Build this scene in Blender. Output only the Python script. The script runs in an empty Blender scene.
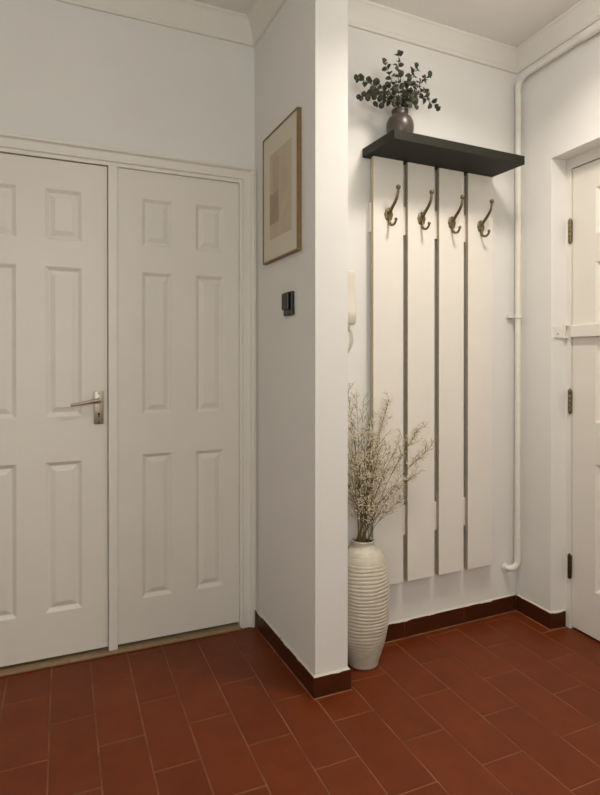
import bpy, bmesh, math, random
from mathutils import Vector, Matrix
random.seed(7)
sc = bpy.context.scene
COL = sc.collection
PI = math.pi

# ------------------------------------------------------------------ measures of the hall (metres)
H_CAM = 1.2009
YA, YAW = 2.503, 2.5158          # doors' face and plaster face of the far left wall
XS, XP, YP = .8923, 1.0237, 1.868  # pier: left face, right face, front face
XR, YB0, TB, TR = 2.1026, 2.1382, .0261, .0659
ZL, ZR = 2.753, 2.685            # ceiling heights left / right of the pier
ZCL, ZCR = 2.6436, 2.592         # lower edge of the cornices
HB = .0745                       # tile skirting
def yB(x): return YB0 + TB * (x - XR)
def xRw(y): return XR + TR * (y - YB0)
ROT_B = math.atan(TB)
ROT_R = math.atan2(-1.0, -TR)
NR = math.hypot(1, TR)

# ------------------------------------------------------------------ materials
def srgb(r, g, b):
    f = lambda c: (c / 255 / 12.92) if c / 255 <= .04045 else ((c / 255 + .055) / 1.055) ** 2.4
    return (f(r), f(g), f(b), 1)

def mat(name, col, rough=.5, metal=0, noise=0, nscale=20, bump=0, bscale=200, spec=.5, coat=0):
    m = bpy.data.materials.new(name); m.use_nodes = True
    nt = m.node_tree; b = nt.nodes['Principled BSDF']
    b.inputs['Base Color'].default_value = col
    b.inputs['Roughness'].default_value = rough
    b.inputs['Metallic'].default_value = metal
    b.inputs['Specular IOR Level'].default_value = spec
    b.inputs['Coat Weight'].default_value = coat
    tc = nt.nodes.new('ShaderNodeNewGeometry')
    if noise:
        n = nt.nodes.new('ShaderNodeTexNoise'); n.inputs['Scale'].default_value = nscale
        n.inputs['Detail'].default_value = 5
        nt.links.new(tc.outputs['Position'], n.inputs['Vector'])
        r = nt.nodes.new('ShaderNodeMapRange')
        r.inputs['From Min'].default_value = .3; r.inputs['From Max'].default_value = .7
        r.inputs['To Min'].default_value = 1 - noise; r.inputs['To Max'].default_value = 1 + noise
        nt.links.new(n.outputs['Fac'], r.inputs['Value'])
        v = nt.nodes.new('ShaderNodeVectorMath'); v.operation = 'SCALE'
        v.inputs[0].default_value = col[:3]
        nt.links.new(r.outputs['Result'], v.inputs['Scale'])
        nt.links.new(v.outputs['Vector'], b.inputs['Base Color'])
    if bump:
        n2 = nt.nodes.new('ShaderNodeTexNoise'); n2.inputs['Scale'].default_value = bscale
        n2.inputs['Detail'].default_value = 3
        nt.links.new(tc.outputs['Position'], n2.inputs['Vector'])
        bp = nt.nodes.new('ShaderNodeBump'); bp.inputs['Strength'].default_value = bump
        bp.inputs['Distance'].default_value = .002
        nt.links.new(n2.outputs['Fac'], bp.inputs['Height'])
        nt.links.new(bp.outputs['Normal'], b.inputs['Normal'])
    return m

M_WALL = mat('wall_paint', (.80, .785, .755, 1), .7, noise=.02, nscale=3, bump=.12, bscale=90, spec=.2)
M_CEIL = mat('ceiling_paint', (.87, .84, .79, 1), .8, noise=.02, nscale=4, bump=.08, bscale=60, spec=.2)
M_TRIM = mat('white_gloss_trim', (.80, .77, .71, 1), .42, noise=.015, nscale=8, spec=.35)
M_DOOR = mat('door_paint', (.79, .755, .69, 1), .45, noise=.015, nscale=6, bump=.05, bscale=120, spec=.35)
M_BOARD = mat('cream_board', (.805, .77, .71, 1), .5, noise=.015, nscale=9, spec=.3)
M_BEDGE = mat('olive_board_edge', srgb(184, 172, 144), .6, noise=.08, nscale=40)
M_SHELF = mat('charcoal_shelf', srgb(33, 33, 25), .55, spec=.22, noise=.12, nscale=30, bump=.1, bscale=150)
M_BRASS = mat('antique_brass', srgb(122, 110, 82), .34, metal=.9, noise=.3, nscale=120)
M_DBRASS = mat('dark_bronze', srgb(74, 60, 44), .4, metal=.85, noise=.25, nscale=90)
M_NICKEL = mat('satin_nickel', srgb(176, 167, 152), .42, metal=.95, noise=.05, nscale=90)
M_BLACK = mat('black_plastic', srgb(24, 24, 22), .4)
M_HOLE = mat('dark_hole', (.006, .005, .004, 1), .8)
M_PIPE = mat('painted_pipe', (.80, .77, .71, 1), .35, noise=.03, nscale=30, spec=.4)
M_OAK = mat('oak_frame', srgb(128, 102, 68), .5, noise=.16, nscale=60)
M_MAT = mat('picture_mount', srgb(214, 206, 190), .7)
M_ART = mat('art_beige', srgb(196, 182, 160), .75, noise=.07, nscale=14)
M_ART2 = mat('art_taupe', srgb(168, 152, 131), .75, noise=.05, nscale=20)
M_ART3 = mat('art_sand', srgb(186, 171, 148), .75, noise=.05, nscale=18)
M_VASE = mat('cream_ceramic', (.61, .56, .46, 1), .5, noise=.08, nscale=40, bump=.25, bscale=160)
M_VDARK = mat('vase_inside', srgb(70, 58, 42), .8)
M_POT = mat('brown_stoneware', srgb(70, 62, 55), .34, noise=.2, nscale=30, bump=.1, bscale=200)
M_LEAF = mat('eucalyptus_leaf', srgb(66, 69, 53), .55, noise=.25, nscale=45)
M_STEM = mat('eucalyptus_stem', srgb(84, 76, 56), .6)
M_DSTEM = mat('dried_stem', srgb(116, 102, 64), .75, noise=.15, nscale=60)
M_DFLOW = mat('dried_blossom', srgb(226, 213, 184), .8, noise=.12, nscale=80)
M_PHONE = mat('ivory_plastic', (.74, .70, .61, 1), .35)
M_CORD = mat('grey_cord', srgb(205, 198, 184), .45)
M_WOOD = mat('threshold_wood', srgb(150, 126, 96), .55, noise=.15, nscale=35)

def tile_material(name, base, skirting=False):
    m = bpy.data.materials.new(name); m.use_nodes = True
    nt = m.node_tree; N = nt.nodes; L = nt.links; b = N['Principled BSDF']
    g = N.new('ShaderNodeNewGeometry')
    n = N.new('ShaderNodeTexNoise'); n.inputs['Scale'].default_value = 9; n.inputs['Detail'].default_value = 8
    n.inputs['Roughness'].default_value = .65
    L.new(g.outputs['Position'], n.inputs['Vector'])
    a = N.new('ShaderNodeMapRange'); a.inputs['To Min'].default_value = .93; a.inputs['To Max'].default_value = 1.07
    L.new(g.outputs['Random Per Island'], a.inputs['Value'])
    c = N.new('ShaderNodeMapRange'); c.inputs['From Min'].default_value = .3; c.inputs['From Max'].default_value = .7
    c.inputs['To Min'].default_value = .86; c.inputs['To Max'].default_value = 1.14
    L.new(n.outputs['Fac'], c.inputs['Value'])
    mu = N.new('ShaderNodeMath'); mu.operation = 'MULTIPLY'
    L.new(a.outputs['Result'], mu.inputs[0]); L.new(c.outputs['Result'], mu.inputs[1])
    v = N.new('ShaderNodeVectorMath'); v.operation = 'SCALE'; v.inputs[0].default_value = base
    L.new(mu.outputs['Value'], v.inputs['Scale'])
    out = v.outputs['Vector']
    if skirting:   # wall paint straggling over the top edge of the tiles
        sx = N.new('ShaderNodeSeparateXYZ'); L.new(g.outputs['Position'], sx.inputs['Vector'])
        n3 = N.new('ShaderNodeTexNoise'); n3.inputs['Scale'].default_value = 11; n3.inputs['Detail'].default_value = 6
        L.new(g.outputs['Position'], n3.inputs['Vector'])
        ma = N.new('ShaderNodeMath'); ma.operation = 'MULTIPLY_ADD'
        ma.inputs[1].default_value = .035; L.new(n3.outputs['Fac'], ma.inputs[0]); L.new(sx.outputs['Z'], ma.inputs[2])
        gt = N.new('ShaderNodeMath'); gt.operation = 'GREATER_THAN'; gt.inputs[1].default_value = HB + .0175
        L.new(ma.outputs['Value'], gt.inputs[0])
        mx = N.new('ShaderNodeMix'); mx.data_type = 'RGBA'
        L.new(gt.outputs['Value'], mx.inputs['Factor']); L.new(out, mx.inputs['A'])
        mx.inputs['B'].default_value = (.62, .58, .52, 1)
        out = mx.outputs['Result']
    L.new(out, b.inputs['Base Color'])
    n4 = N.new('ShaderNodeTexNoise'); n4.inputs['Scale'].default_value = 5; n4.inputs['Detail'].default_value = 6
    L.new(g.outputs['Position'], n4.inputs['Vector'])
    r = N.new('ShaderNodeMapRange'); r.inputs['To Min'].default_value = .30; r.inputs['To Max'].default_value = .52
    L.new(n4.outputs['Fac'], r.inputs['Value']); L.new(r.outputs['Result'], b.inputs['Roughness'])
    b.inputs['Specular IOR Level'].default_value = .2
    n2 = N.new('ShaderNodeTexNoise'); n2.inputs['Scale'].default_value = 35; n2.inputs['Detail'].default_value = 3
    L.new(g.outputs['Position'], n2.inputs['Vector'])
    bp = N.new('ShaderNodeBump'); bp.inputs['Strength'].default_value = .12; bp.inputs['Distance'].default_value = .004
    L.new(n2.outputs['Fac'], bp.inputs['Height']); L.new(bp.outputs['Normal'], b.inputs['Normal'])
    return m
M_TILE = tile_material('terracotta_tile', (.150, .030, .0068))
M_SKIRT = tile_material('terracotta_skirting', (.070, .018, .006), True)
M_GROUT = mat('floor_grout', srgb(126, 82, 56), .8, noise=.5, nscale=7)
M_CAULK = mat('skirting_caulk', (.62, .58, .52, 1), .7)

# ------------------------------------------------------------------ helpers
def obj(name, bm, m, parent=None, smooth=False, loc=(0, 0, 0), rotz=0, recalc=True):
    if recalc: bmesh.ops.recalc_face_normals(bm, faces=bm.faces)
    me = bpy.data.meshes.new(name); bm.to_mesh(me); bm.free()
    for x in (m if isinstance(m, (list, tuple)) else [m]): me.materials.append(x)
    if smooth:
        for p in me.polygons: p.use_smooth = True
        if smooth != True: me.set_sharp_from_angle(angle=smooth)
    o = bpy.data.objects.new(name, me); COL.objects.link(o)
    o.location = loc; o.rotation_euler = (0, 0, rotz)
    if parent is not None: o.parent = parent
    return o
def empty(name, loc=(0, 0, 0), rotz=0):
    o = bpy.data.objects.new(name, None); COL.objects.link(o)
    o.location = loc; o.rotation_euler = (0, 0, rotz); o.empty_display_size = .05
    return o
def tag(o, label, cat, group=None):
    o['label'] = label; o['category'] = cat
    if group: o['group'] = group
    return o
def struct(o, label=None):
    o['kind'] = 'structure'
    if label: o['label'] = label
    return o
def box(bm, x0, x1, y0, y1, z0, z1, mi=0, bevel=0):
    vs = [bm.verts.new((x, y, z)) for x in (x0, x1) for y in (y0, y1) for z in (z0, z1)]
    fs = []
    for idx in ((0, 1, 3, 2), (4, 6, 7, 5), (0, 4, 5, 1), (2, 3, 7, 6), (0, 2, 6, 4), (1, 5, 7, 3)):
        f = bm.faces.new([vs[i] for i in idx]); f.material_index = mi; fs.append(f)
    bmesh.ops.recalc_face_normals(bm, faces=fs)
    if bevel:
        es = list({e for f in fs for e in f.edges})
        bmesh.ops.bevel(bm, geom=es, offset=bevel, segments=2, profile=.5, affect='EDGES')
def prism(bm, pts, z0, z1, mi=0):
    lo = [bm.verts.new((x, y, z0)) for x, y in pts]; hi = [bm.verts.new((x, y, z1)) for x, y in pts]
    n = len(pts)
    fs = [bm.faces.new(lo), bm.faces.new(hi[::-1])]
    for i in range(n): fs.append(bm.faces.new((lo[i], lo[(i + 1) % n], hi[(i + 1) % n], hi[i])))
    for f in fs: f.material_index = mi
def lathe(bm, prof, seg=40, c=(0, 0, 0), sx=1, mi=0, axis='z'):
    rings = []
    for r, z in prof:
        ring = []
        for k in range(seg):
            a = 2 * PI * k / seg
            p = (r * math.cos(a) * sx, r * math.sin(a), z) if axis == 'z' else (r * math.cos(a) * sx, -z, r * math.sin(a))
            ring.append(bm.verts.new(Vector(p) + Vector(c)))
        rings.append(ring)
    for a, b in zip(rings, rings[1:]):
        for k in range(seg):
            f = bm.faces.new((a[k], a[(k + 1) % seg], b[(k + 1) % seg], b[k])); f.material_index = mi
    for ring in (rings[0], rings[-1]):
        f = bm.faces.new(ring); f.material_index = mi
def tube(bm, pts, rad, seg=10, mi=0, caps=True):
    pts = [Vector(p) for p in pts]; n = len(pts)
    rad = rad if isinstance(rad, (list, tuple)) else [rad] * n
    ref = None; rings = []
    for i, p in enumerate(pts):
        t = (pts[min(i + 1, n - 1)] - pts[max(i - 1, 0)]).normalized()
        if ref is None:
            ref = t.orthogonal().normalized()
        else:
            ref = (ref - t * ref.dot(t)); ref = ref.normalized() if ref.length > 1e-6 else t.orthogonal().normalized()
        q = t.cross(ref)
        rings.append([bm.verts.new(p + (ref * math.cos(2 * PI * k / seg) + q * math.sin(2 * PI * k / seg)) * rad[i]) for k in range(seg)])
    for a, b in zip(rings, rings[1:]):
        for k in range(seg):
            f = bm.faces.new((a[k], a[(k + 1) % seg], b[(k + 1) % seg], b[k])); f.material_index = mi
    if caps:
        for r in (rings[0], rings[-1]):
            f = bm.faces.new(r); f.material_index = mi
def ball(bm, c, r, seg=12, sz=1, mi=0):
    res = bmesh.ops.create_uvsphere(bm, u_segments=seg, v_segments=max(6, seg * 2 // 3), radius=r)
    for v in res['verts']: v.co = Vector((v.co.x, v.co.y, v.co.z * sz)) + Vector(c)
    for f in {f for v in res['verts'] for f in v.link_faces}: f.material_index = mi
def smooth_path(pts, n=6):
    pts = [Vector(p) for p in pts]; out = []
    P = [pts[0] * 2 - pts[1]] + pts + [pts[-1] * 2 - pts[-2]]
    for i in range(1, len(P) - 2):
        a, b, c, d = P[i - 1:i + 3]
        for k in range(n):
            t = k / n
            out.append(.5 * ((2 * b) + (c - a) * t + (2 * a - 5 * b + 4 * c - d) * t * t + (3 * b - a - 3 * c + d) * t ** 3))
    out.append(pts[-1]); return out
def sweep(bm, path, prof, side, mis=None):
    """prof: (offset into the room, z) swept along the 2D path with mitred corners; side = +1 room on the left of the path"""
    path = [Vector(p) for p in path]; n = len(path); rows = []
    for i, p in enumerate(path):
        d0 = (p - path[i - 1]).normalized() if i else None
        d1 = (path[i + 1] - p).normalized() if i < n - 1 else None
        nrm = [Vector((-d.y, d.x)) * side for d in (d0, d1) if d is not None]
        if len(nrm) == 2:
            m = (nrm[0] + nrm[1]); m = m / (m.dot(nrm[0]))
        else: m = nrm[0]
        rows.append([bm.verts.new((p.x + m.x * o, p.y + m.y * o, z)) for o, z in prof])
    for a, b in zip(rows, rows[1:]):
        for k in range(len(prof)):
            k2 = (k + 1) % len(prof)
            f = bm.faces.new((a[k], a[k2], b[k2], b[k]))
            if mis: f.material_index = mis[k]
    bm.faces.new(rows[0]); bm.faces.new(rows[-1])

# ------------------------------------------------------------------ camera (eye height 1.2 m, verticals kept straight with a shifted lens)
F_PX, YAW_C, PITCH, CY = 579.0162, .4191, -.004, 364.39
cam = bpy.data.cameras.new('camera'); co = bpy.data.objects.new('camera', cam); COL.objects.link(co)
fw = Vector((math.sin(YAW_C) * math.cos(PITCH), math.cos(YAW_C) * math.cos(PITCH), math.sin(PITCH)))
rt = Vector((math.cos(YAW_C), -math.sin(YAW_C), 0)); up = rt.cross(fw)
co.matrix_world = Matrix(((rt.x, up.x, -fw.x, 0), (rt.y, up.y, -fw.y, 0), (rt.z, up.z, -fw.z, H_CAM), (0, 0, 0, 1)))
cam.sensor_fit = 'VERTICAL'; cam.sensor_height = 24; cam.sensor_width = 24 * 600 / 795
cam.lens = F_PX / 795 * 24
cam.shift_y = (CY - 397.5) / 795
cam.clip_start = .02
sc.camera = co

# ------------------------------------------------------------------ floor: every tile bedded in grout, one mesh
bm = bmesh.new()
cols = [-1.28, -1.14, -1.0, -.86, -.72, -.58, -.44, -.295, -.14, .015, .158, .302, .444, .592, .743, .892, 1.050, 1.213, 1.373, 1.532, 1.698, 1.858, 2.018, 2.178, 2.338]
LROW = .3665
def shx(x, y): return x + .03 * (y - 1.9)
for i, (xa, xb) in enumerate(zip(cols, cols[1:])):
    # column that starts at .743 has joints at y = 1.905 ; the next one is shifted by half a tile
    ph = 1.905 if (i - cols.index(.743)) % 2 == 0 else 1.718
    if (i - cols.index(.743)) % 2 == 0: ph = 1.903
    y = ph - LROW * 9
    while y < 2.56:
        a, b = max(y, -1.3), min(y + LROW, 2.56)
        y += LROW
        if b - a < .012: continue
        g = .0014; jx = .0
        q = [(shx(xa, a) + g, a + g), (shx(xb, a) - g, a + g), (shx(xb, b) - g, b - g), (shx(xa, b) + g, b - g)]
        e = .0016
        top = [bm.verts.new((px + (e if k in (0, 3) else -e), py + (e if k < 2 else -e), 0)) for k, (px, py) in enumerate(q)]
        low = [bm.verts.new((px, py, -.0022)) for px, py in q]
        bm.faces.new(top)
        for k in range(4): bm.faces.new((low[k], low[(k + 1) % 4], top[(k + 1) % 4], top[k]))
for f in bm.faces: f.material_index = 0
box(bm, -1.3, 2.4, -1.3, 2.57, -.06, -.0014, mi=1)
floor = struct(obj('floor', bm, [M_TILE, M_GROUT]), 'terracotta tiled hall floor')

# ------------------------------------------------------------------ ceiling and walls
XL, YF = -1.05, -1.05
bm = bmesh.new()
pr = [(XL - .15, ZL), (XS, ZL), (XP, ZR), (2.45, ZR), (2.45, ZR + .2), (XL - .15, ZR + .2)]
rows = [[bm.verts.new((x, y, z)) for x, z in pr] for y in (YF - .15, 2.7)]
for k in range(6): bm.faces.new((rows[0][k], rows[0][(k + 1) % 6], rows[1][(k + 1) % 6], rows[1][k]))
bm.faces.new(rows[0]); bm.faces.new(rows[1])
struct(obj('ceiling', bm, M_CEIL))

DX0, DX1, DTOP = -.345, .8235, 2.022     # door opening in the far left wall
bm = bmesh.new()
box(bm, XL, DX0, YAW, YAW + .1, 0, ZL); box(bm, DX1, XS, YAW, YAW + .1, 0, ZL); box(bm, DX0, DX1, YAW, YAW + .1, DTOP, ZL)
struct(obj('wall_back', bm, M_WALL))
bm = bmesh.new(); box(bm, XS, XP, YP, YAW + .1, 0, ZL - .001)
struct(obj('wall_pier', bm, M_WALL))
bm = bmesh.new(); prism(bm, [(XP, yB(XP)), (XR, yB(XR)), (XR + .22, yB(XR)), (XR + .22, 2.40), (XP, 2.40)], 0, ZR)
struct(obj('wall_alcove', bm, M_WALL))
# right wall in its own frame: x runs along the wall towards the viewer, y into the wall
R_LOC = (XR, YB0, 0)
S0, S1, OT = .2217, 1.085, 2.115
SE = (YB0 - YF) * NR
bm = bmesh.new()
box(bm, 0, S0, 0, .2, 0, ZR); box(bm, S0, S1, 0, .2, OT, ZR); box(bm, S1, SE, 0, .2, 0, ZR)
struct(obj('wall_right', bm, M_WALL, loc=R_LOC, rotz=ROT_R))
bm = bmesh.new(); box(bm, XL - .1, XL, YF, YAW + .1, 0, ZL); struct(obj('wall_left', bm, M_WALL))
bm = bmesh.new(); box(bm, XL - .1, 2.3, YF - .1, YF, 0, ZR); struct(obj('wall_front', bm, M_WALL))

# cornices
def corn(z0, z1):
    p = .05
    pts = [(0, z0), (.011, z0), (.013, z0 + .006), (.010, z0 + .012)]
    for k in range(7):
        a = k / 6
        pts.append((.011 + (p - .017) * (a ** 1.35), z0 + .013 + (z1 - z0 - .028) * (a ** .85)))
    pts += [(p - .004, z1 - .013), (p + .002, z1 - .009), (p + .002, z1), (0, z1)]
    return pts
bm = bmesh.new()
sweep(bm, [(XL, YAW), (XS, YAW), (XS, YP)], corn(ZCL, ZL), -1)
struct(obj('trim_1', bm, M_TRIM, smooth=.6), 'plaster cornice above the two panelled doors')
bm = bmesh.new()
yend = YF
sweep(bm, [(XS - .052, YP), (XP, YP), (XP, yB(XP)), (XR, YB0), (xRw(yend), yend)], corn(ZCR, ZR), -1)
struct(obj('trim_2', bm, M_TRIM, smooth=.6), 'plaster cornice around the alcove')

# skirting tiles
def skirt(name, runs, label):
    bm = bmesh.new()
    for path, cap in runs:
        pf = [(0, 0), (.0135, 0), (.0130, .0012), (.010, .0028), (.010, HB - .002), (.008, HB), (0, HB + .004)]
        if cap: sweep(bm, path, pf, -1, mis=[0, 2, 2, 0, 0, 1, 0])
        else: sweep(bm, path, [(0, 0), (.0092, 0), (.0092, HB - .003), (0, HB - .003)], -1, mis=[2, 2, 2, 2])
    o = struct(obj(name, bm, [M_SKIRT, M_CAULK, M_GROUT]), label); return o
def seg(a, b, cuts, g=.0028):
    a, b = Vector(a), Vector(b); d = (b - a); L = d.length; d.normalize(); out = []
    ks = [0] + cuts + [L]
    for i, (p, q) in enumerate(zip(ks, ks[1:])):
        p2 = p + (g / 2 if i else 0); q2 = q - (g / 2 if i < len(ks) - 2 else 0)
        out.append(([a + d * p2, a + d * q2], True))
        if i < len(ks) - 2: out.append(([a + d * q2, a + d * (q2 + g)], False))
    return out
skirt('baseboard_pier', seg((XS, YAW - .03), (XS, YP), [.30]) [:1] + [([Vector((XS, YAW - .3316)), Vector((XS, YP)), Vector((XP, YP)), Vector((XP, YP + .1))], True), ([Vector((XP, YP + .1016)), Vector((XP, yB(XP)))], True)], 'dark red tile skirting round the pier')
skirt('baseboard_alcove', seg((XP + .011, yB(XP + .011)), (XR - .011, yB(XR - .011)), [.07, .405, .735]), 'dark red tile skirting at the back of the alcove')
skirt('baseboard_back', [([(XL + .011, YAW), (DX0 - .07, YAW)], True)], 'dark red tile skirting left of the panelled doors')
e = Vector((-TR, -1)) / NR; o0 = Vector((XR, YB0)); nin = Vector((1, -TR)) / NR
c1 = o0 + e * (S0)
skirt('baseboard_right', [([o0 + e * .0115, c1, c1 + nin * .078], True)] + seg(o0 + e * S1, o0 + e * (SE - .02), [.33, .66, .99]), 'dark red tile skirting beside the right door')

# architrave round the pair of doors
def frame_sweep(bm, x0, x1, zt, prof):
    """prof: (distance outwards from the opening edge, y). Legs and head, mitred."""
    rows = []
    for (cx, cz, sx, sz) in ((x0, 0, -1, 0), (x0, zt, -1, 1), (x1, zt, 1, 1), (x1, 0, 1, 0)):
        rows.append([bm.verts.new((cx + sx * d, y, cz + sz * d)) for d, y in prof])
    for a, b in zip(rows, rows[1:]):
        for k in range(len(prof)):
            k2 = (k + 1) % len(prof); bm.faces.new((a[k], a[k2], b[k2], b[k]))
    bm.faces.new(rows[0]); bm.faces.new(rows[-1])
bm = bmesh.new()
frame_sweep(bm, DX0, DX1, DTOP, [(0, YAW), (0, 2.489), (.003, 2.484), (.006, 2.4845), (.010, 2.487), (.036, 2.486), (.040, 2.482), (.043, 2.474), (.050, 2.472), (.055, 2.475), (.058, 2.482), (.0665, 2.484), (.0675, YAW)])
struct(obj('trim_3', bm, M_TRIM, smooth=.35), 'moulded white architrave round the two panelled doors')
# lining with stop
bm = bmesh.new()
for x0, x1 in ((DX0, DX0 + .010), (DX1 - .010, DX1)): box(bm, x0, x1, 2.492, YAW + .1, 0, DTOP)
box(bm, DX0 + .010, DX1 - .010, 2.492, YAW + .1, DTOP - .014, DTOP)
box(bm, .2485, .2845, 2.484, 2.56, .0125, DTOP - .014, bevel=.004)
struct(obj('trim_4', bm, M_TRIM), 'white door lining and post between the two doors')
bm = bmesh.new(); box(bm, DX0 + .010, DX1 - .010, 2.474, 2.565, 0, .012, bevel=.003)
struct(obj('trim_5', bm, M_WOOD), 'tan wooden threshold strip under the doors')

# ------------------------------------------------------------------ six-panel doors
def panel_door_bm(w, z0, z1, t, px, pz):
    bm = bmesh.new()
    xs = [0] + [v for p in px for v in p] + [w]
    zs = [z0] + [v for p in pz for v in p] + [z1]
    V = {}
    def vt(x, y, z):
        k = (round(x, 5), round(y, 5), round(z, 5))
        if k not in V: V[k] = bm.verts.new(k)
        return V[k]
    prof = [(0, 0), (.002, .0006), (.0145, .0112), (.0175, .0118), (.0195, .0112), (.0385, .0026), (.041, .0026)]
    for i in range(len(xs) - 1):
        for j in range(len(zs) - 1):
            a, b, c, d = xs[i], xs[i + 1], zs[j], zs[j + 1]
            if i % 2 and j % 2:
                R = []
                for o, y in prof:
                    R.append([vt(a + o, y, c + o), vt(b - o, y, c + o), vt(b - o, y, d - o), vt(a + o, y, d - o)])
                for p, q in zip(R, R[1:]):
                    for k in range(4): bm.faces.new((p[k], p[(k + 1) % 4], q[(k + 1) % 4], q[k]))
                bm.faces.new(R[-1])
            else:
                bm.faces.new((vt(a, 0, c), vt(b, 0, c), vt(b, 0, d), vt(a, 0, d)))
    bk = [vt(0, t, z0), vt(w, t, z0), vt(w, t, z1), vt(0, t, z1)]
    bm.faces.new(bk[::-1])
    n = len(xs); m_ = len(zs)
    bm.faces.new([vt(x, 0, z0) for x in xs[::-1]] + [bk[0], bk[1]])
    bm.faces.new([vt(x, 0, z1) for x in xs] + [bk[2], bk[3]])
    bm.faces.new([vt(0, 0, z) for z in zs] + [bk[3], bk[0]])
    bm.faces.new([vt(w, 0, z) for z in zs[::-1]] + [bk[1], bk[2]])
    return bm
PZ = [(.203, .803), (.982, 1.582), (1.687, 1.890)]
d1x = DX0 + .013
bm = panel_door_bm(.2460 - d1x, .026, 2.0045, .036, [(-.229 - d1x, -.0905 - d1x), (.0105 - d1x, .1485 - d1x)], PZ)
door1 = struct(obj('door_1', bm, M_DOOR, loc=(d1x, YA, 0)), 'white six-panel door with a lever handle')
bm = panel_door_bm((.8130 - .2848), .024, 2.0075, .036, [(.386 - .2848, .514 - .2848), (.615 - .2848, .7425 - .2848)], [(.200, .812), (.980, 1.582), (1.690, 1.893)])
door2 = struct(obj('door_2', bm, M_DOOR, loc=(.2848, YA + .003, 0)), 'white six-panel door in the corner beside the picture')
# lever handle on its backplate
hx, hz = .2115 - d1x, 1.015
bm = bmesh.new(); box(bm, hx - .019, hx + .019, -.009, 0, hz - .068, hz + .068, bevel=.004)
hp = obj('door_handle', bm, M_NICKEL, door1, smooth=.5)
bm = bmesh.new()
lathe(bm, [(.0001, .009), (.0105, .009), (.0105, .018), (.0095, .034), (.0085, .042), (.0001, .044)], 20, c=(hx, 0, hz + .030), axis='y')
tube(bm, smooth_path([(hx, -.038, hz + .030), (hx - .02, -.041, hz + .029), (hx - .06, -.046, hz + .022), (hx - .108, -.042, hz + .015)], 5), [.0088] * 4 + [.0080] * 4 + [.0070] * 4 + [.0062] * 4, 12)
obj('lever', bm, M_NICKEL, hp, smooth=.7)
bm = bmesh.new()
lathe(bm, [(.0001, .0088), (.0045, .0088), (.0045, .0096), (.0001, .0096)], 14, c=(hx, 0, hz - .026), axis='y')
box(bm, hx - .002, hx + .002, -.0096, -.0088, hz - .040, hz - .026)
obj('keyhole', bm, M_HOLE, hp)
for zz in (hz + .058, hz - .060):
    bm = bmesh.new(); lathe(bm, [(.0001, .0088), (.0034, .0088), (.003, .0102), (.0001, .0106)], 12, c=(hx, 0, zz), axis='y')
    obj('screw', bm, M_DBRASS, hp, smooth=.5)

# right door, set back in its reveal
bm = bmesh.new()
DS = .2535
box(bm, S0, DS - .0045, .086, .19, 0, OT); box(bm, S1 - .03, S1, .086, .19, 0, OT)
box(bm, DS - .0045, S1 - .03, .086, .19, 2.070, OT)
struct(obj('trim_6', bm, M_TRIM, loc=R_LOC, rotz=ROT_R), 'white timber frame of the right door')
dw = S1 - .033 - DS
bm = panel_door_bm(dw, .012, 2.066, .04, [(.123, .340), (dw - .340, dw - .123)], [(.209, .762), (.940, 1.633), (1.754, 1.953)])
ox = Vector((XR, YB0)) + e * DS + nin * .093
door3 = struct(obj('door_3', bm, M_DOOR, loc=(ox.x, ox.y, 0), rotz=ROT_R), 'white panelled door in the right wall')
for zc, m in ((1.790, M_BRASS), (1.024, M_BRASS), (.281, M_DBRASS)):
    bm = bmesh.new()
    zz = -.052
    for k in range(5):
        h = .0204
        lathe(bm, [(.0001, zz), (.0078, zz), (.0083, zz + .001), (.0083, zz + h - .0014), (.0078, zz + h - .0004), (.0001, zz + h - .0004)], 14, c=(-.007, -.0090, zc)); zz += h + .0004
    ball(bm, (-.007, -.0090, zc + .054), .0045, 10); ball(bm, (-.007, -.0090, zc - .054), .0045, 10)
    box(bm, -.0012, .0, -.002, .030, zc - .05, zc + .05)
    obj('hinge', bm, m, door3, smooth=.6)

# ------------------------------------------------------------------ security bar across the right door
br = empty('door_bar', (ox.x, ox.y, 1.31), ROT_R)
tag(br, 'white metal security bar running across the panelled door at right', 'door bar')
bm = bmesh.new(); box(bm, .004, dw - .04, -.020, -.0005, .001, .055, bevel=.003)
obj('bar', bm, M_TRIM, br)
bm = bmesh.new()      # keeper fixed to the frame and reveal
ks = S0 - DS
box(bm, ks + .0003, ks + .006, -.078, -.0075, .0, .052, bevel=.0015)
box(bm, ks + .006, -.0145, -.030, -.0075, -.002, .003); box(bm, ks + .006, -.0145, -.030, -.0075, .053, .058)
box(bm, ks + .006, -.0145, -.030, -.026, .003, .053)
obj('keeper', bm, M_TRIM, br)
bm = bmesh.new(); ball(bm, (ks + .0068, -.060, .018), .0035, 10)
obj('screw', bm, M_NICKEL, br, smooth=True)

# ------------------------------------------------------------------ pipe in the corner
pipe = empty('water_pipe', (2.070, 2.102, .2)); PO = Vector((2.070, 2.102, .2))
tag(pipe, 'white painted pipe running up the alcove corner and along under the cornice', 'pipe')
rp = .0135
xt, yt = 2.0735, 2.100; xb, yb = 2.0705, 2.098
def L_(pts): return [Vector(p) - PO for p in pts]
bm = bmesh.new(); tube(bm, L_([(xb, yb, .264), (xt, yt, 2.50)]), rp, 18); obj('riser', bm, M_PIPE, pipe, smooth=.8)
bm = bmesh.new(); tube(bm, L_([(xb, yb, .254), (xb, yb, .372)]), rp + .0018, 18); obj('lower_sleeve', bm, M_PIPE, pipe, smooth=.8)
bm = bmesh.new()
arc = [(xb, yb, .264)]
for k in range(9):
    a = k / 8 * PI / 2; arc.append((xb - (1 - math.cos(a)) * .030, yb + math.sin(a) * 0 + (1 - math.cos(a)) * .008, .254 - math.sin(a) * .034))
arc += [(xb - .042, yB(2.02) - .026, .219), (xb - .046, yB(2.02) - .016, .219), (xb - .046, yB(2.02) - .0025, .219)]
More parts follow.
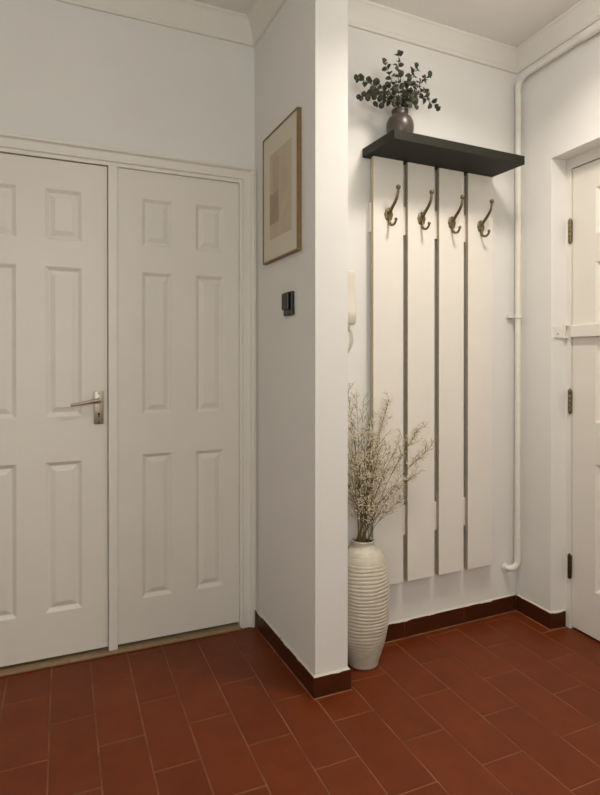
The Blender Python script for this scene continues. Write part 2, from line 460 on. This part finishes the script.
tube(bm, L_(arc), rp + .001, 18); tube(bm, L_([(xb - .046, yB(2.02) - .013, .219), (xb - .046, yB(2.02) - .0025, .219)]), rp + .005, 18)
obj('elbow', bm, M_PIPE, pipe, smooth=.8)
bm = bmesh.new()
arc = []
for k in range(10):
    a = k / 9 * PI / 2; arc.append((xt - .001 - .004 * math.sin(a), yt - (1 - math.cos(a)) * .05, 2.495 + math.sin(a) * .05))
tube(bm, L_(arc), rp + .0015, 18); obj('elbow', bm, M_PIPE, pipe, smooth=.8)
bm = bmesh.new()
def rw(y, off, z): return (xRw(y) - off, y, z)
tube(bm, L_([rw(2.052, .032, 2.545), rw(-.8, .032, 2.545)]), rp, 18); obj('horizontal_run', bm, M_PIPE, pipe, smooth=.8)
bm = bmesh.new(); tube(bm, L_([rw(1.715, .032, 2.545), rw(1.712, .032, 2.545), rw(1.56, .032, 2.545), rw(1.557, .032, 2.545)]), [rp + .001, rp + .0055, rp + .0055, rp + .001], 18)
obj('coupling', bm, M_PIPE, pipe, smooth=.6)
bm = bmesh.new()
zc = 1.418
tube(bm, L_([(xt - .0015, yt - .001, zc - .007), (xt - .0015, yt - .001, zc + .007)]), rp + .0055, 18)
box(bm, xt - .038 - PO.x, xt - PO.x, yB(2.03) - .018 - PO.y, yB(2.03) - .001 - PO.y, zc - .006 - PO.z, zc + .006 - PO.z)
obj('clip', bm, M_PIPE, pipe, smooth=.6)

# ------------------------------------------------------------------ coat rack: four boards on two battens, shelf above, a hook on every board
XK = 1.20
rack = empty('coat_rack', (XK, yB(XK), .259), ROT_B)
tag(rack, 'wall coat rack of four cream boards with brass hooks under a charcoal shelf', 'coat rack')
zb, ztop = .0, 2.058 - .259
BX = [(1.258, 1.408), (1.432, 1.574), (1.600, 1.739), (1.764, 1.911)]
bm = bmesh.new(); box(bm, 1.228 - XK, 1.909 - XK, -.232, -.0005, ztop, ztop + .037, bevel=.0015); obj('shelf', bm, M_SHELF, rack)
for z0, z1 in ((.454 - .259, .581 - .259), (1.748 - .259, 1.871 - .259)):
    bm = bmesh.new(); box(bm, 1.259 - XK, 1.909 - XK, -.0215, -.0004, z0, z1); obj('batten', bm, M_BOARD, rack)
def hook_bm():
    bm = bmesh.new()
    # scalloped oval back plate
    seg = 32
    for r, y, nxt in ((1.0, -.0005, None),):
        rings = []
        for s, yy in ((1.0, -.0004), (1.0, -.003), (.86, -.0055), (.6, -.0065), (.3, -.0085), (.02, -.009)):
            ring = []
            for k in range(seg):
                a = 2 * PI * k / seg; sc_ = s * (1 + .06 * math.cos(8 * a))
                ring.append(bm.verts.new((0.0205 * sc_ * math.cos(a), yy, .0280 * sc_ * math.sin(a))))
            rings.append(ring)
        for a, b in zip(rings, rings[1:]):
            for k in range(seg): bm.faces.new((a[k], a[(k + 1) % seg], b[(k + 1) % seg], b[k]))
        bm.faces.new(rings[0]); bm.faces.new(rings[-1])
    p = smooth_path([(0, -.006, .006), (0, -.022, .020), (0, -.046, .040), (0, -.064, .062), (0, -.070, .084), (0, -.070, .093)], 5)
    n = len(p); tube(bm, p, [.0080 - .0028 * min(1, i / (n * .7)) for i in range(n)], 12)
    ball(bm, (0, -.071, .097), .0102, 14); 
    p = smooth_path([(0, -.006, -.014), (0, -.010, -.036), (0, -.022, -.048), (0, -.040, -.049), (0, -.051, -.040), (0, -.054, -.034)], 5)
    tube(bm, p, [.0060 - .0016 * i / len(p) for i in range(len(p))], 12)
    ball(bm, (0, -.054, -.031), .0072, 12)
    tube(bm, [(0, -.003, -.018), (0, -.004, -.036), (0, -.005, -.046)], [.005, .0042, .0022], 10)
    return bm
hook_mesh = None
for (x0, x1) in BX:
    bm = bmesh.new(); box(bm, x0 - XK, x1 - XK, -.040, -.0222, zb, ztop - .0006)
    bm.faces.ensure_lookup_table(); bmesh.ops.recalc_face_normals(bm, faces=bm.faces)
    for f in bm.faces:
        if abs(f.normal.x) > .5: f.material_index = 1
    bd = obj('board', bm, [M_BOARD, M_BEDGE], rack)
    if hook_mesh is None:
        hk = obj('coat_hook', hook_bm(), M_BRASS, bd, smooth=.9); hook_mesh = hk.data
    else:
        hk = bpy.data.objects.new('coat_hook', hook_mesh); COL.objects.link(hk); hk.parent = bd
    hk.location = ((x0 + x1) / 2 - XK, -.040, 1.822 - .259)

# ------------------------------------------------------------------ framed picture on the pier's left face
py0, py1, pz0, pz1 = 1.987, 2.359, 1.622, 2.157
pic = empty('picture_frame', (XS, (py0 + py1) / 2, pz0)); PO2 = Vector((XS, (py0 + py1) / 2, pz0))
tag(pic, 'framed beige abstract print with thin wooden frame on the pier wall', 'picture')
def pbox(name, m, x0, x1, y0, y1, z0, z1, par, bev=0):
    bm = bmesh.new(); box(bm, x0 - PO2.x, x1 - PO2.x, y0 - PO2.y, y1 - PO2.y, z0 - PO2.z, z1 - PO2.z, bevel=bev); return obj(name, bm, m, par)
bm = bmesh.new(); fwd = .006
for a in ((py0, py0 + fwd, pz0, pz1), (py1 - fwd, py1, pz0, pz1), (py0 + fwd, py1 - fwd, pz0, pz0 + fwd), (py0 + fwd, py1 - fwd, pz1 - fwd, pz1)):
    box(bm, -.0185, -.0005, a[0] - PO2.y, a[1] - PO2.y, a[2] - PO2.z, a[3] - PO2.z)
obj('frame', bm, M_OAK, pic)
pbox('mount', M_MAT, XS - .0150, XS - .004, py0 + fwd, py1 - fwd, pz0 + fwd, pz1 - fwd, pic)
art = pbox('print', M_ART, XS - .0156, XS - .0151, 2.047, 2.279, 1.712, 2.066, pic)
pbox('taupe_block', M_ART2, XS - .0160, XS - .0157, 2.182, 2.279, 1.774, 1.900, art)
pbox('sand_block', M_ART3, XS - .0160, XS - .0157, 2.182, 2.245, 1.900, 2.04, art)

# ------------------------------------------------------------------ black switch below the picture
sw = empty('wall_switch', (XS, 2.098, 1.384)); 
tag(sw, 'small black wall switch below the framed print', 'switch')
bm = bmesh.new(); box(bm, -.014, -.0004, -.045, .038, 0, .092, bevel=.003); obj('plate', bm, M_BLACK, sw)
bm = bmesh.new(); box(bm, -.024, -.0135, -.026, .034, .022, .088, bevel=.004); obj('rocker', bm, M_BLACK, sw)

# ------------------------------------------------------------------ entry phone on the alcove wall beside the pier
ph = empty('entry_phone', (1.119, yB(1.119), 1.331), ROT_B)
tag(ph, 'ivory entry phone with coiled cord half hidden behind the pier', 'intercom')
bm = bmesh.new(); box(bm, -.062, .02, -.028, -.0005, .02, .225, bevel=.005); obj('base', bm, M_PHONE, ph)
bm = bmesh.new()
rows = []
for z, hw, yf in ((.022, .022, .050), (.03, .0265, .058), (.08, .029, .062), (.13, .028, .050), (.18, .0265, .052), (.222, .0255, .058), (.238, .0235, .056), (.242, .020, .050)):
    ring = []
    for k in range(20):
        a = 2 * PI * k / 20; c, s = math.cos(a), math.sin(a)
        cx = math.copysign(abs(c) ** .5, c) * hw; cyy = math.copysign(abs(s) ** .5, s) * (yf - .030) / 2
        ring.append(bm.verts.new((cx + .0215, cyy - .0295 - (yf - .030) / 2, z)))
    rows.append(ring)
for a, b in zip(rows, rows[1:]):
    for k in range(20): bm.faces.new((a[k], a[(k + 1) % 20], b[(k + 1) % 20], b[k]))
bm.faces.new(rows[0]); bm.faces.new(rows[-1])
obj('handset', bm, M_PHONE, ph, smooth=.8)
bm = bmesh.new(); 
tube(bm, [(.016, -.044, .030), (.016, -.044, .006), (.024, -.042, -.004)], [.0085, .0075, .004], 12)
pts = []
N = 260
for i in range(N):
    t = i / (N - 1); z = -.002 - .105 * t
    cx = .027 + .018 * math.sin(PI * min(1, t * 1.02)) - .012 * t
    a = t * 2 * PI * 12
    pts.append((cx + .0072 * math.cos(a), -.040 + .024 * t + .0072 * math.sin(a), z))
tube(bm, pts, .0015, 6)
tube(bm, smooth_path([pts[-1], (.003, -.010, -.118), (-.001, -.004, -.135), (-.002, -.003, -.17)], 5), .0016, 6)
obj('cord', bm, M_CORD, ph, smooth=.9)

# ------------------------------------------------------------------ tall ribbed floor vase
VX, VY = 1.171, 2.008
key = [(0, .0595), (.02, .064), (.07, .0795), (.115, .0925), (.17, .101), (.223, .1045), (.28, .1055), (.319, .104), (.355, .100), (.392, .0935), (.42, .086), (.44, .0765), (.455, .064), (.464, .051), (.469, .0445)]
def prof_r(z):
    for (a, ra), (b, rb) in zip(key, key[1:]):
        if z <= b:
            t = (z - a) / (b - a); return ra + (rb - ra) * t
    return key[-1][1]
bm = bmesh.new()
prof = [(.0001, .0), (.055, 0)]
z = .002
while z < .4685:
    r = sum(prof_r(max(0, min(.469, z + d))) for d in (-.012, -.006, 0, .006, .012)) / 5 if .03 < z < .44 else prof_r(z)
    w = min(1, max(0, (z - .035) / .02)) * min(1, max(0, (.420 - z) / .03)) * (.35 + .65 * min(1, max(0, (z - .06) / .08)))
    rib = abs(math.sin(PI * z / .0138)) ** .7
    prof.append((r + (rib - 1) * .0026 * w, z)); z += .0023
prof += [(.0425, .473), (.0425, .480), (.0445, .486), (.0460, .489), (.0455, .492), (.043, .4925), (.0405, .490), (.0395, .482)]
seg_n = 72
rings = []
for i, (r, zz) in enumerate(prof):
    ring = []
    for k in range(seg_n):
        a = 2 * PI * k / seg_n
        wob = .0016 * math.sin(2 * a + zz * 30) + .0012 * math.sin(5 * a - zz * 55) if .03 < zz < .41 else 0
        ring.append(bm.verts.new((r * math.cos(a), r * math.sin(a), zz + (wob if r > .03 else 0))))
    rings.append(ring)
for a, b in zip(rings, rings[1:]):
    for k in range(seg_n): bm.faces.new((a[k], a[(k + 1) % seg_n], b[(k + 1) % seg_n], b[k]))
bm.faces.new(rings[0])
vase = obj('floor_vase', bm, M_VASE, loc=(VX, VY, 0), smooth=True)
tag(vase, 'tall cream ribbed ceramic vase on the tiles beside the pier', 'vase')
bm = bmesh.new(); lathe(bm, [(.0001, .425), (.052, .425), (.040, .465), (.0392, .484), (.0388, .484), (.0388, .43), (.0001, .43)], 40)
obj('inside', bm, M_VDARK, vase, smooth=.6)

# ------------------------------------------------------------------ dried baby's breath in the vase
# targets: height reached and direction of each stem measured from the vase mouth
def gyp(tip, seed, dens=1.0, bare=.35, head=0):
    rnd = random.Random(seed)
    a = 2 * PI * rnd.random(); r0 = .026 * math.sqrt(rnd.random())
    base = Vector((r0 * math.cos(a) * .6, r0 * math.sin(a) * .6, .4315)); mouth = Vector((r0 * math.cos(a), r0 * math.sin(a), .495))
    tip = Vector(tip); d = tip - mouth
    # rise steeply first, then lean out
    m1 = mouth + Vector((d.x * .22, d.y * .22, d.z * .36)); m2 = mouth + Vector((d.x * .58, d.y * .58, d.z * .70))
    P = smooth_path([base, mouth, m1, m2, tip], 6)
    stem = bmesh.new(); fl = bmesh.new()
    tube(stem, P, [.0015 - .0010 * i / len(P) for i in range(len(P))], 5)
    def blossom(p, s):
        m = Matrix.Translation(p) @ Matrix.Rotation(rnd.random() * 6, 4, 'X') @ Matrix.Rotation(rnd.random() * 6, 4, 'Z')
        bmesh.ops.create_icosphere(fl, subdivisions=1, radius=s, matrix=m @ Matrix.Diagonal((1, 1, .75, 1)))
    def clampwall(q):
        q.y = min(q.y, .055); q.x = max(q.x, -.135); return q
    L = (tip - mouth).length
    nb = int((11 + 24 * L) * dens)
    for b in range(nb):
        t = bare + (1 - bare) * ((b + rnd.random()) / nb) ** .8
        fi = 6 + t * (len(P) - 7); i = min(int(fi), len(P) - 2)
        p = P[i].lerp(P[i + 1], fi - i); tg = (P[i + 1] - P[i]).normalized()
        side = Vector((rnd.uniform(-1, 1), rnd.uniform(-1, 1), rnd.uniform(-.2, .6))).normalized()
        ln = rnd.uniform(.035, .085) * (1.15 - .5 * t)
        q = clampwall(p + (tg * .8 + side * .75).normalized() * ln)
        mid = p.lerp(q, .5) + Vector((0, 0, .004))
        tube(stem, [p, mid, q], [.0007, .0006, .0004], 4, caps=False)
        for k in range(rnd.randint(4, 6)):
            u = rnd.uniform(.35, 1.0)
            c = p.lerp(q, u); s2 = Vector((rnd.uniform(-1, 1), rnd.uniform(-1, 1), rnd.uniform(-.1, 1.0))).normalized() * rnd.uniform(.008, .022)
            w = clampwall(c + s2)
            tube(stem, [c, w], [.0004, .0003], 3, caps=False)
            blossom(w, rnd.uniform(.0018, .0033))
            if rnd.random() < .45: blossom(clampwall(w + Vector((rnd.uniform(-.005, .005), rnd.uniform(-.005, .005), rnd.uniform(-.003, .006)))), rnd.uniform(.0016, .0030))
        blossom(q, rnd.uniform(.0024, .0042))
    for b in range(head):
        t = rnd.uniform(.80, 1.0); fi = 6 + t * (len(P) - 7); i = min(int(fi), len(P) - 2)
        p = P[i].lerp(P[i + 1], fi - i)
        q = clampwall(p + Vector((rnd.gauss(0, 1), rnd.gauss(0, 1), rnd.gauss(.3, 1))).normalized() * rnd.uniform(.008, .034))
        tube(stem, [p, q], [.0005, .0003], 3, caps=False); blossom(q, rnd.uniform(.002, .0036))
    return stem, fl
def add_gyp(tip, seed, label, group=None, **k):
    s, f = gyp(tip, seed, **k)
    o = obj('dried_flower_stem', s, M_DSTEM, loc=(VX, VY, 0), smooth=True, recalc=False)
    obj('blossoms', f, M_DFLOW, o, recalc=False)
    tag(o, label, 'dried flower', group); return o
GG = "dried flower stems in the ribbed floor vase"
add_gyp((.318, -.03, .858), 1, "dried baby's breath stem reaching furthest right across the coat rack boards", GG, bare=.55, dens=.8, head=26)
add_gyp((.232, -.05, .928), 2, "dried baby's breath stem leaning right with its head over the first board gap", GG, bare=.45, dens=1.1, head=45)
add_gyp((.140, .03, 1.045), 3, "tall dried baby's breath stem rising in front of the first cream board", GG, bare=.5, dens=.7, head=22)
add_gyp((.210, -.06, .750), 4, "low dried baby's breath stem drooping right below the longest one", GG, bare=.45, dens=.9, head=14)
add_gyp((.150, -.06, .655), 6, "lowest dried baby's breath stem spreading right close above the vase shoulder", GG, bare=.35, dens=1.0, head=10)
add_gyp((-.055, .03, 1.085), 5, "tallest dried baby's breath stem beside the pier edge", GG, bare=.3)
LOW = "fine dried baby's breath stem in the dense bunch fanning up from the vase mouth"
k = 10
for tip in ((-.02, .02, 1.07), (.025, .04, 1.05), (-.06, -.03, .98), (.0, -.05, .96), (.05, .02, .93), (-.09, .0, .94), (.07, -.06, .86), (-.04, .03, .88), (.02, -.08, .84), (.11, -.02, .83), (-.08, -.06, .84), (.04, .03, .80), (-.02, -.03, .77), (.14, -.05, .72), (-.10, .01, .78), (.09, -.08, .70), (.165, -.03, .90), (.12, .0, .77), (.07, -.07, .63), (-.05, .02, .72), (.0, .03, .70), (-.03, -.06, .92), (.03, .0, .99), (.06, -.03, .90), (-.07, .03, .90), (.015, -.05, .75), (.045, .03, .70), (-.04, -.04, .68), (.10, .02, .88), (.085, -.02, .74)):
    add_gyp(tip, k, LOW, GG, bare=.16, dens=.72); k += 1

# ------------------------------------------------------------------ round pot of eucalyptus on the shelf
EX, EY, EZ = 1.3385, 2.000, 2.058 + .0372
bm = bmesh.new()
lathe(bm, [(.0001, 0), (.032, 0), (.036, .004), (.0485, .024), (.0550, .048), (.0562, .066), (.0535, .086), (.046, .101), (.0365, .109), (.0335, .113), (.0335, .124), (.0355, .131), (.0350, .1345), (.032, .134), (.029, .126), (.030, .112), (.028, .075), (.0001, .075)], 48)
pot = obj('round_vase', bm, M_POT, loc=(EX, EY, EZ), smooth=True)
tag(pot, 'round dark brown stoneware vase on the charcoal shelf', 'vase')
def leaf(bm, base, axis, nrm, L, W, rnd):
    axis = axis.normalized(); side = axis.cross(nrm).normalized(); n = side.cross(axis).normalized()
    rows = []
    segs = ((0, .10), (.12, .62), (.3, .92), (.5, 1.0), (.7, .93), (.88, .60), (1.0, .08))
    cup = rnd.uniform(.1, .3)
    for t, w in segs:
        c = base + axis * (L * t) + n * (L * .16 * math.sin(t * PI) * rnd.uniform(.6, 1))
        rows.append([bm.verts.new(c + side * (W * w * s) + n * (cup * W * w * abs(s))) for s in (-1, -.5, 0, .5, 1)])
    for a, b in zip(rows, rows[1:]):
        for k in range(4): bm.faces.new((a[k], a[k + 1], b[k + 1], b[k]))
def sprig(tip, seed, bend=0.0, first=.25, step=.020, size=.94):
    rnd = random.Random(seed)
    tip = Vector(tip); base = Vector((rnd.uniform(-.012, .012), rnd.uniform(-.012, .012), .077)); d0 = Vector((tip.x, tip.y, 0)); d0 = d0.normalized() if d0.length > .001 else Vector((1, 0, 0))
    mouth = base + Vector((0, 0, .060)) + d0 * .008; mouth.x *= .9
    d = tip - mouth
    m1 = mouth + Vector((d.x * .28, d.y * .28, d.z * .40 + bend)); m2 = mouth + Vector((d.x * .66, d.y * .66, d.z * .74 + bend * .8))
    P = smooth_path([base, mouth, m1, m2, tip], 7)
    st = bmesh.new(); lv = bmesh.new()
    tube(st, P, [.0019 - .0012 * i / len(P) for i in range(len(P))], 6)
    cum = [0]
    for a, b in zip(P, P[1:]): cum.append(cum[-1] + (b - a).length)
    Ltot = cum[-1]; s = .062 + (Ltot - .062) * first; k = rnd.randint(0, 1)
    while s < Ltot - .004:
        i = max(j for j in range(len(cum)) if cum[j] <= s); i = min(i, len(P) - 2)
        p = P[i].lerp(P[i + 1], (s - cum[i]) / max(1e-6, cum[i + 1] - cum[i])); tg = (P[i + 1] - P[i]).normalized()
        ang = k * PI / 2 + rnd.uniform(-.5, .5)
        u = tg.orthogonal().normalized(); u = u * math.cos(ang) + tg.cross(u) * math.sin(ang)
        rel = (s - .062) / (Ltot - .062); sz = size * (.0155 if rel < .75 else .0135) * rnd.uniform(.85, 1.15)
        for sg in (1, -1):
            ax = (u * sg + tg * rnd.uniform(.25, .7)).normalized()
            nr = (tg - ax * tg.dot(ax)).normalized() * .55 + Vector((rnd.uniform(-.55, .2), rnd.uniform(-1.1, -.2), rnd.uniform(-.5, .2)))
            b0 = p + ax * .003
            leaf(lv, b0, ax, nr, sz * 1.72, sz * .86, rnd)
        s += step * rnd.uniform(.85, 1.1); k += 1
    p = P[-1]; tg = (P[-1] - P[-2]).normalized(); u = tg.orthogonal()
    for sg in (1, -1): leaf(lv, p, (tg + u * sg * .6), u.cross(tg) * .4 + Vector((-.3, -.9, -.2)), .020, .0105, rnd)
    return st, lv
def add_sprig(tip, seed, label, **k):
    s, l = sprig(tip, seed, **k)
    o = obj('eucalyptus_sprig', s, M_STEM, loc=(EX, EY, EZ), smooth=True)
    lo = obj('leaves', l, M_LEAF, o, smooth=True, recalc=False)
    sol = lo.modifiers.new('thick', 'SOLIDIFY'); sol.thickness = .0007
    tag(o, label, 'eucalyptus sprig', 'eucalyptus sprigs in the round vase'); return o
SPR = [((-.020, -.02, .347), 'tallest eucalyptus sprig standing upright in the middle of the round vase', dict(first=.3)),
       ((-.093, -.03, .297), 'eucalyptus sprig leaning up and left beside the tallest one', dict(first=.3)),
       ((-.196, .00, .228), 'long eucalyptus sprig reaching furthest left above the shelf', dict(first=.25, bend=.012)),
       ((-.206, -.04, .135), 'eucalyptus sprig drooping low on the far left of the vase', dict(first=.3, bend=.035)),
       ((-.088, .03, .160), 'short eucalyptus sprig low left hugging the vase shoulder', dict(first=.15, bend=.02, step=.023)),
       ((.092, .02, .338), 'eucalyptus sprig pointing up and right just beside the centre', dict(first=.28)),
       ((.135, -.01, .300), 'eucalyptus sprig reaching up to the right, its tip highest on that side', dict(first=.28)),
       ((.152, .04, .262), 'eucalyptus sprig spreading right between the upper and the drooping one', dict(first=.22)),
       ((.163, -.03, .165), 'eucalyptus sprig drooping furthest right over the shelf', dict(first=.2, bend=.045)),
       ((.030, -.06, .135), 'short eucalyptus sprig hanging over the right front of the vase rim', dict(first=.1, bend=.03, step=.02)),
       ((.044, .00, .262), 'dense eucalyptus sprig in the middle right of the bunch', dict(first=.08, step=.021)),
       ((-.080, -.04, .200), 'bushy eucalyptus sprig in the middle left of the bunch', dict(first=.08, step=.021)),
       ((.020, -.06, .215), 'bushy eucalyptus sprig filling the front of the bunch above the rim', dict(first=.05, step=.021))]
for i, (tip, lab, kw) in enumerate(SPR): add_sprig(tip, 40 + i, lab, **kw)

# ------------------------------------------------------------------ light: a shaded ceiling lamp in front of the alcove and an added fill light behind the camera, no lamp seen there
def lamp(name, kind, loc, energy, size, col, spread=None):
    ld = bpy.data.lights.new(name, kind); ld.energy = energy; ld.color = col
    if kind == 'AREA': ld.shape = 'DISK'; ld.size = size; ld.spread = spread
    else: ld.shadow_soft_size = size
    lo = bpy.data.objects.new(name, ld); COL.objects.link(lo); lo.location = loc
lamp('ceiling_lamp', 'AREA', (1.46, 1.33, 2.62), 12.0, .28, (1.0, .905, .79), 2.5)
lamp('ceiling_lamp_globe', 'POINT', (1.46, 1.33, 2.50), 3.8, .11, (1.0, .93, .87))
lamp('hall_fill', 'POINT', (-.05, -.8, 1.75), 41.0, .25, (.985, 1.0, .945))  # added fill that lifts the shaded walls and doors

w = bpy.data.worlds.new('world'); sc.world = w; w.use_nodes = True
w.node_tree.nodes['Background'].inputs['Color'].default_value = (0, 0, 0, 1)
sc.view_settings.view_transform = 'Standard'; sc.view_settings.look = 'None'
sc.view_settings.gamma = 1; sc.view_settings.exposure = 0; sc.view_settings.use_curve_mapping = False
